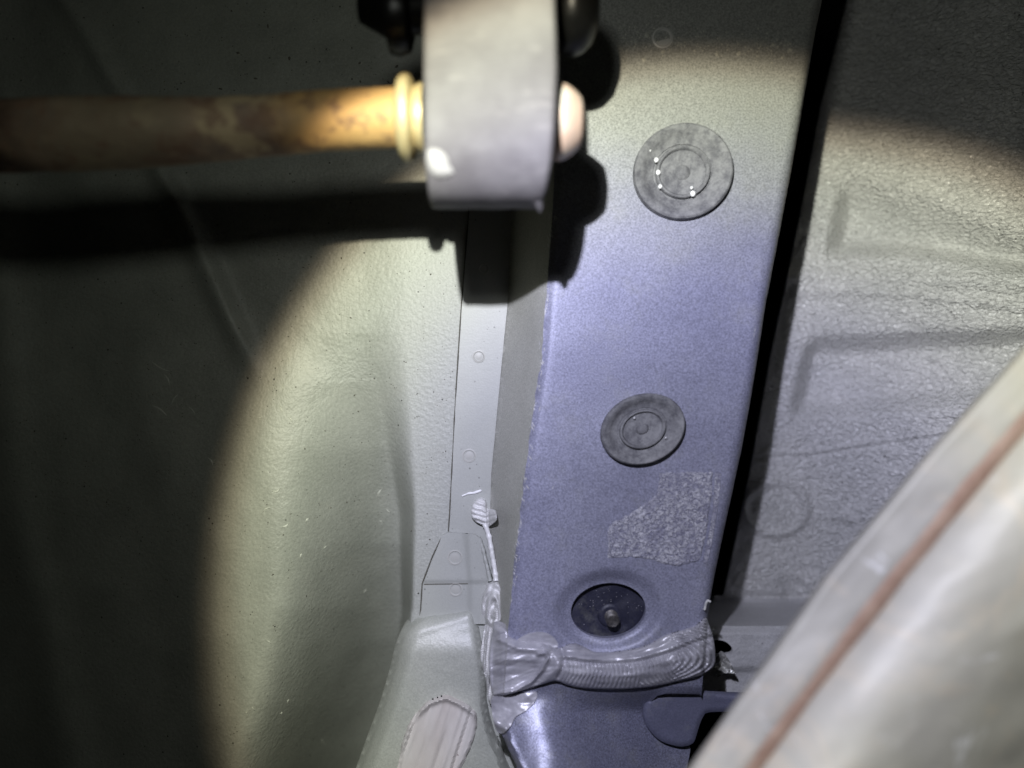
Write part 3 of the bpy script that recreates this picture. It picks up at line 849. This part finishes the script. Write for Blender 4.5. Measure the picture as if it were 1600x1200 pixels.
def z_band(u, v):
    d = dist(u, v, bo2)
    t, s = band_ts(u, v)
    base = np.where(u < LX(v), np.maximum(z_rail(u, v), -.008 + .006 * np.clip((u - 770) / 22, 0, 1)), z_rail(u, v)) + .0004
    flankish = sm((LX(v) + 12 - u) / 30)
    body = .0036 * np.sqrt(np.clip(d / 20, 0, 1)) + .0016 * gauss(s - 4, 18)
    z = base + body + .0011 * fbm(t / 40, s / 9, 2, 135) * sm(d / 8)
    right = sm((u - 868) / 16)
    # fine brush ripples: arcs across the lower lane
    ph = t + .012 * (s - 2) ** 2 * np.where(u > 1000, -1, 1) + 3.4 * fbm(t / 26, s / 10, 3, 131)
    rip = np.sin(ph * 2 * math.pi / (6.6))
    amp = .00043 * sm(d / 5) * (.15 + 1.2 * vnoise(t / 17, s / 7, 133))
    z = z + right * amp * rip * sm((s + 16) / 8) * (1 - .55 * sm((u - 1050) / 30))
    # upper lane: long strokes nearly along the band
    s2 = s + .10 * t
    z = z + right * .0010 * gauss(s + 17, 4.5) * sm(d / 3) + right * .00045 * fbm(s2 / 2.3, t / 45, 2, 137) * sm(-(s + 10) / 6)
    z = z - right * .0010 * gauss(s + 10.5, 3.0)
    # curling strokes at the right end
    rr = np.hypot((u - 1000) * .55, (v - 1034) * 1.5 + (u - 1000) * .12)
    z = z + .00075 * np.sin(rr * 1.05 + 3 * fbm(u / 25, v / 25, 2, 139)) * sm((u - 1040) / 30) * sm(d / 4) * (.5 + .7 * vnoise(u / 12, v / 9, 3))
    # left half: hollow scooped by the brush with fanned strokes, raised rim to the right
    left = 1 - sm((u - 862) / 16)
    fan = (v - 1090) + .42 * (u - 770) - 12 * gauss((u - 858), 16)
    z = z - left * .0044 * gauss(np.hypot((u - 812) / 48, (v - 1050) / 24), .8) * sm(d / 6)
    z = z + left * .00045 * fbm(fan / 2.4, (u - .3 * v) / 60, 2, 141) * sm(d / 4)
    z = z + left * .0030 * gauss(ln(u, v, [(772, 1085), (805, 1080), (830, 1066), (846, 1048), (856, 1030), (853, 1021), (842, 1022)]), 3.4)
    z = z + .0015 * gauss(ln(u, v, [(850, 1016), (864, 1020), (872, 1034), (868, 1050), (852, 1062)]), 7) * sm(d / 5)
    z = z - .0014 * gauss(ln(u, v, [(878, 1016), (882, 1030), (879, 1046), (872, 1058)]), 3)
    z = z + left * .0012 * gauss(ln(u, v, [(780, 1000), (810, 1013), (838, 1014), (860, 1012)]), 4)
    return z
bd = patch('sealer_band', bo2, z_band, 1.7, M['seal'], None, thick=.006)
tag(bd, 'wide grey seam sealer band with fine brushed ripples across the foot of the rail', 'sealer')
# thin dried skin above and below the band
sk = catmull([(808, 1003), (818, 994), (835, 988), (853, 989), (866, 997), (872, 1008), (864, 1014), (840, 1010)], 3)
patch_ = patch('sealer_skin', sk, lambda u, v: z_rail(u, v) + .0003 + .0004 * fbm((v - .1 * u) / 2.2, u / 40, 2, 151) + .0003, 2.2, M['seal'], None, thick=.0008)
tag(patch_, 'thin brushed lick of grey sealer just above the left half of the band', 'sealer')
sk2 = catmull([(768, 1092), (785, 1088), (815, 1084), (838, 1082), (836, 1096), (822, 1110), (806, 1120), (798, 1134), (786, 1146), (776, 1142), (770, 1120)], 3)
k2 = patch('sealer_skin', sk2, lambda u, v: z_lo(u, v) + .0010 + .0012 * fbm(u / 14, v / 9, 3, 157) * .6 * sm(dist(u, v, sk2) / 4) + .0022 * gauss(ln(u, v, [(776, 1130), (787, 1138)]), 7), 2.5, M['seal'], None, thick=.004)
tag(k2, 'lumpy grey sealer film below the left end of the band, ending in a drip', 'sealer')

# ------------------------------------------------------------------ sealer strokes left of the rail
def z_side(u, v):
    """surface the strokes lie on: flange meeting the flank"""
    t = np.clip((u - WX(v)) / (LX(v) - WX(v)), 0, 1)
    return ZW + .0012 + .032 * t
ov = catmull([(766, 909), (776, 908), (783, 915), (786, 930), (789, 950), (789, 970), (783, 984), (774, 986), (764, 986), (756, 978), (749, 962), (746, 944), (748, 926), (756, 913)], 2.2)
def z_ov(u, v):
    d = dist(u, v, ov)
    q = np.hypot((u - 771) / 18, (v - 962 + .1 * (u - 770)) / np.where(v < 962, 52., 30.))
    z = -.030 + .010 * np.sqrt(np.clip(d / 14, 0, 1)) + (u - 768) * .0004
    z = z + .0016 * np.sin(q * 14 + 2 * fbm(u / 14, v / 18, 2, 3)) * sm(d / 4)
    z = z - .0030 * gauss(ln(u, v, [(773, 940), (771, 960), (766, 984)]), 3.2)
    z = z + .0030 * gauss(ln(u, v, [(775, 944), (773, 958), (772, 972)]), 2.2) * (.6 + .8 * vnoise(u / 3, v / 4, 5))
    return z
o_ = patch('sealer_dab', ov, z_ov, 1.8, M['pseal'], None, thick=.012)
tag(o_, 'pale oval dab of sealer with curled ridges at the left edge of the rail', 'sealer')
sm1 = catmull([(749, 779), (756, 780), (761, 786), (763, 796), (774, 800), (776, 812), (768, 820), (762, 824), (756, 822), (745, 817), (737, 808), (736, 795), (741, 784)], 2.2)
def z_s1(u, v):
    d = dist(u, v, sm1)
    b0 = ZW + .0035 + .020 * sm((u - 760) / 24)
    return b0 + .0022 * np.sqrt(np.clip(d / 6, 0, 1)) + .0006 * np.sin((v + .35 * np.abs(u - 758)) * .75 + 2 * fbm(u / 8, v / 8, 2, 5)) * sm(d / 3) - .003 * gauss(u - lerp(v, [780, 820], [761, 763]), 1.8)
s1 = patch('sealer_dab', sm1, z_s1, 1.6, M['pseal'], None, thick=.004)
tag(s1, 'small white ridged dab of sealer where the sealer string starts, beside the rail', 'sealer')
def bead(name, pts, r, m, label, seed, n=10):
    q = catmull([p[:2] for p in pts], 2.5, closed=False)
    zz = lerp(np.arange(len(q)), np.linspace(0, len(q) - 1, len(pts)), [p[2] for p in pts])
    rad = r * (.8 + .5 * vnoise(np.arange(len(q)) / 1.6, np.zeros(len(q)), seed))
    o = tube(name, P(q[:, 0], q[:, 1], zz), rad, m, None, n=n, noise=.15, seed=seed)
    return tag(o, label, 'sealer')
bead('sealer_string', [(757, 818, -.0285), (763, 834, -.0275), (768, 860, -.0262), (772, 885, -.0250), (775, 908, -.0235)], .0012, M['pseal'], 'lumpy white string of sealer running down from the small dab', 3)
bead('sealer_edge', [(748, 838, -.0300), (755, 860, -.0290), (761, 885, -.0280), (766, 908, -.0270)], .0009, M['flange'], 'smooth raised sealer edge just left of the lumpy string', 4)
tl = catmull([(757, 984), (768, 984), (776, 986), (771, 1000), (772, 1020), (767, 1040), (768, 1060), (771, 1080), (773, 1098), (766, 1100), (762, 1090), (758, 1060), (753, 1040), (751, 1020), (754, 1000)], 2.2)
t_ = patch('sealer_tail', tl, lambda u, v: -.024 + .0030 * np.sqrt(np.clip(dist(u, v, tl) / 6, 0, 1)) + .0016 * np.sin((u - 760) * .8 + v * .07 + 2 * fbm(u / 10, v / 25, 2, 9)), 1.8, M['pseal'], None, thick=.008)
tag(t_, 'twisted pale tail of sealer hanging below the oval dab', 'sealer')
# torn bits at the right end
bead('sealer_wisp', [(1101, 952, .0005), (1103, 943, .001), (1106, 938, .002), (1110, 940, .002)], .0006, M['pseal'], 'tiny curled sealer wisp on the right edge of the rail', 6, 8)
bead('paint_curl', [(838, 1082, -.009), (855, 1081, -.009), (868, 1083, -.009)], .0004, M['pseal'], 'tiny pale straw of sealer lying under the band', 7, 8)
# scuffs on flange near the dab
bead('sealer_scuff', [(722, 775, ZW + .0014), (732, 771, ZW + .0015), (741, 770, ZW + .0015), (752, 766, ZW + .0015)], .0005, M['fleck'], 'thin white scuff of sealer above the small dab', 8, 8)

# ------------------------------------------------------------------ exhaust hanger rod
ZR = .066
rd = thing('exhaust_hanger_rod', 'rusty brown hanger rod entering from the left into the grey rubber block', 'hanger rod', tuple(P(640, 190, ZR)))
kR = (D - ZR) / F
pts = [(-260, 240), (-120, 222), (0, 214), (60, 211), (140, 209), (220, 207), (300, 204), (370, 200), (430, 196), (480, 191), (540, 187), (600, 185), (632, 185)]
zz = [.020, .040, .056, .062, .065] + [ZR] * 8
hw = [50, 52, 56, 57, 57, 58, 57, 54, 50, 47, 47, 47, 47]
q = catmull(pts, 8, closed=False)
pp = np.linspace(0, len(pts) - 1, len(q))
tube('rod', P(q[:, 0], q[:, 1], lerp(pp, range(len(pts)), zz)), lerp(pp, range(len(pts)), hw) * kR * .97, M['rust_and_shade'], rd, n=36, noise=.015)
cx = lambda u, v=185: P(u, v, ZR)
def xl(name, u0, v0, prof, m, parent, n=40, zc=ZR, **kw):
    return lathe(name, P(u0, v0, zc), (1, 0, 0), [(r * kR, (h - u0) * kR) for r, h in prof], m, parent, n=n, **kw)
xl('collar', 625, 185, [(48, 622), (60, 625), (65, 630), (66, 637), (64, 643), (57, 647), (49, 649), (48, 652), (52, 655), (52, 664)], M['collar'], rd)
xl('tip', 860, 191, [(40, 850), (58, 868), (59, 874), (57, 882), (50, 894), (42, 903), (38, 907), (30, 909), (5, 910)], M['tip'], rd, n=20)

# ------------------------------------------------------------------ rubber isolator block: stadium section pulled along x
rb = thing('rubber_isolator', 'weathered grey rubber exhaust isolator block with a white paint spot, top centre', 'rubber mount', tuple(P(765, 200, ZR)))
zc = .071
kb = (D - .088) / F
half = .0175      # half depth
yc = (600 - 205) * (D - zc) / F            # centre height of the rounded bottom end
ybot = (600 - 324) * (D - .070) / F
ry = yc - ybot
ring = []
for a in np.linspace(0, math.pi, 41):      # front (near camera) -> bottom -> back
    ring.append((yc - ry * abs(math.sin(a)) ** .80, zc + half * math.copysign(abs(math.cos(a)) ** .80, math.cos(a))))
ytop = .20
ring = [(ytop, zc + half)] + [(y, zc + half) for y in np.linspace(ytop - .01, yc + .003, 12)] + ring + [(y, zc - half) for y in np.linspace(yc + .003, ytop - .01, 12)] + [(ytop, zc - half)]
def xL(y, z): return (lerp(600 - y / ((D - z) / F), [-200, 100, 250, 330], [664, 661, 662, 668]) - 800) * (.4 * kb + .6 * (D - z) / F)
def xR(y, z): return (lerp(600 - y / ((D - z) / F), [-200, 0, 100, 200, 250, 300, 330], [866, 868, 872, 868, 864, 856, 846]) - 800) * (.4 * kb + .6 * (D - z) / F)
V = []; faces = []
rows = [(-1.0, .93), (-.985, .965), (-.955, .99), (-.90, 1.0)] + [(x, 1.0 + .004 * math.sin(x * 9)) for x in np.linspace(-.8, .8, 24)] + [(.90, 1.0), (.94, 1.0), (.965, .985), (.985, .95), (1.0, .91)]
nr = len(ring)
for (x, sc) in rows:
    for (y, z) in ring:
        yy_ = yc + (y - yc) * (sc if y < yc else 1.0); z_ = zc + (z - zc) * sc
        xa, xb = float(xL(y, z)), float(xR(y, z))
        nz_ = .0004 * float(fbm(np.array(x * 3.), np.array((y + z) * 90), 3, 7))
        V.append((xa + (xb - xa) * (x + 1) / 2, yy_, z_ + nz_))
for i in range(len(rows) - 1):
    for j in range(nr - 1):
        a = i * nr + j
        faces.append((a, a + 1, a + nr + 1, a + nr))
faces.append(tuple(range(nr - 1, -1, -1))); faces.append(tuple((len(rows) - 1) * nr + j for j in range(nr)))
raw('block', V, faces, M['rubber'], rb, sharp=math.radians(60))
xr0 = float(xR(ybot, zc))
tube('mould_flash', [(xr0 - .0016, ybot + .0008, zc + .004), (xr0 - .001, ybot - .0006, zc + .003), (xr0 - .0008, ybot - .0022, zc + .002)], [.0016, .0012, .0004], M['rubber'], rb, n=8)
# white paint spot, a raised blotch following the block's front
sp_o = catmull([(668, 236), (677, 232), (690, 236), (699, 246), (703, 258), (710, 270), (703, 276), (690, 279), (678, 276), (670, 266), (666, 250)], 3)
def z_blk(u, v):
    z = np.full(u.shape, zc + half)
    for _ in range(8):
        y = (600 - v) * (D - z) / F
        c = np.clip((yc - y) / ry, 0, .999)
        z = zc + half * np.sqrt(1 - (c ** (1 / .80)) ** 2) ** .80
    return z
patch('paint_spot', sp_o, lambda u, v: z_blk(u, v) + .0002 + .0010 * np.sqrt(np.clip(dist(u, v, sp_o) / 8, 0, 1)), 3, M['white'], rb, thick=.0014, label='white paint blotch on the rubber')

# ------------------------------------------------------------------ black body-side hanger above
bh = thing('body_hanger_pin', 'glossy black hanger pin with a bulbous end behind the top of the rubber block', 'hanger pin', tuple(P(800, 20, .055)))
xl('pin', 600, 15, [(20, 560), (42, 600), (48, 615), (44, 630), (38, 640), (38, 860), (56, 872), (70, 890), (72, 905), (66, 922), (52, 936), (30, 945), (6, 948)], M['black'], bh, n=36, zc=.058)
xl('collar', 612, 22, [(30, 604), (60, 608), (64, 622), (58, 640), (40, 646)], M['black'], bh, n=28, zc=.058)

# ------------------------------------------------------------------ muffler, lower right, close to the camera
mt = thing('muffler', 'pale metal muffler shell with a rusty seam, blurred across the lower right corner', 'muffler', tuple(P(1450, 1000, .05)))
EY = np.array([300, 420, 544, 675, 794, 900, 1031, 1162, 1290, 1420.])
EX = np.array([1790, 1700, 1600, 1475, 1375, 1287, 1194, 1100, 1012, 925.])
RXm = np.array([1860, 1790, 1700, 1590, 1490, 1408, 1303, 1206, 1118, 1030.])
tt = np.linspace(0, 9, 110)
ex = lerp(tt, range(10), EX); ey = lerp(tt, range(10), EY); rx = lerp(tt, range(10), RXm)
ex = np.convolve(np.pad(ex, 6, 'reflect', reflect_type='odd'), np.ones(13) / 13, 'valid'); rx = np.convolve(np.pad(rx, 6, 'reflect', reflect_type='odd'), np.ones(13) / 13, 'valid')
ss = np.concatenate([[0, 0, 0], np.linspace(0, 1, 22), 1 + np.linspace(.03, .3, 10), 1.3 + np.linspace(.12, 6.5, 50)])
SS, TT = np.meshgrid(ss, tt)
U = ex[:, None] + (rx - ex)[:, None] * SS
Vy = ey[:, None] + 0 * SS
ZE = .098
def z_mf(s):
    z = ZE - .010 * (1 - np.sqrt(np.clip(1 - (1 - np.clip(s / .16, 0, 1)) ** 2, 0, 1)))
    z = z + .003 * sm(s / .9)
    z = z - .0018 * gauss(s - 1.0, .09)
    z = z + .016 * (1 - np.exp(-np.clip(s - 1.08, 0, 10) * 1.1)) - .0030 * np.clip(s - 2.2, 0, 9) ** 1.6
    return z
Z = z_mf(SS) + .0012 * fbm(SS * 1.2, TT * 1.1, 3, 171)
for kk, (du, dz) in enumerate([(120, .060), (60, .035), (22, .019)]):
    U[:, kk] = ex + du; Z[:, kk] = ZE - dz
grid('shell', U, Vy, Z, M['steel'], mt, sharp=math.radians(80))
pr = P(rx, ey, z_mf(np.array([1.0]))[0] + .0003)
tube('seam_bead', pr + np.array([.0010, -.0010, .0003]), .0046 * (1 + .2 * (vnoise(np.arange(len(rx)) / 3., np.zeros(len(rx)), 19) - .5)), M['seamw'], mt, n=16, flat=(1.0, .28))
tube('weld_seam', pr + np.array([-.0006, .0006, .0010]), .0022 * (1 + .25 * (vnoise(np.arange(len(rx)) / 2., np.zeros(len(rx)), 17) - .5)), M['seam'], mt, n=12, flat=(1.1, .45))

# ------------------------------------------------------------------ black sheet behind everything, its colour standing in for unlit depth
zb = -.20
Vb = [(-.6, -.6, zb), (.8, -.6, zb), (.8, .6, zb), (-.6, .6, zb), (-.6, -.6, zb - .01), (.8, -.6, zb - .01), (.8, .6, zb - .01), (-.6, .6, zb - .01)]
cv = raw('underbody_cavity', Vb, [(0, 1, 2, 3), (7, 6, 5, 4), (0, 4, 5, 1), (1, 5, 6, 2), (2, 6, 7, 3), (3, 7, 4, 0)], M['cavity'], smooth=False)
cv['kind'] = 'structure'; cv['label'] = 'black sheet standing in for the unlit cavity behind the sheet metal'
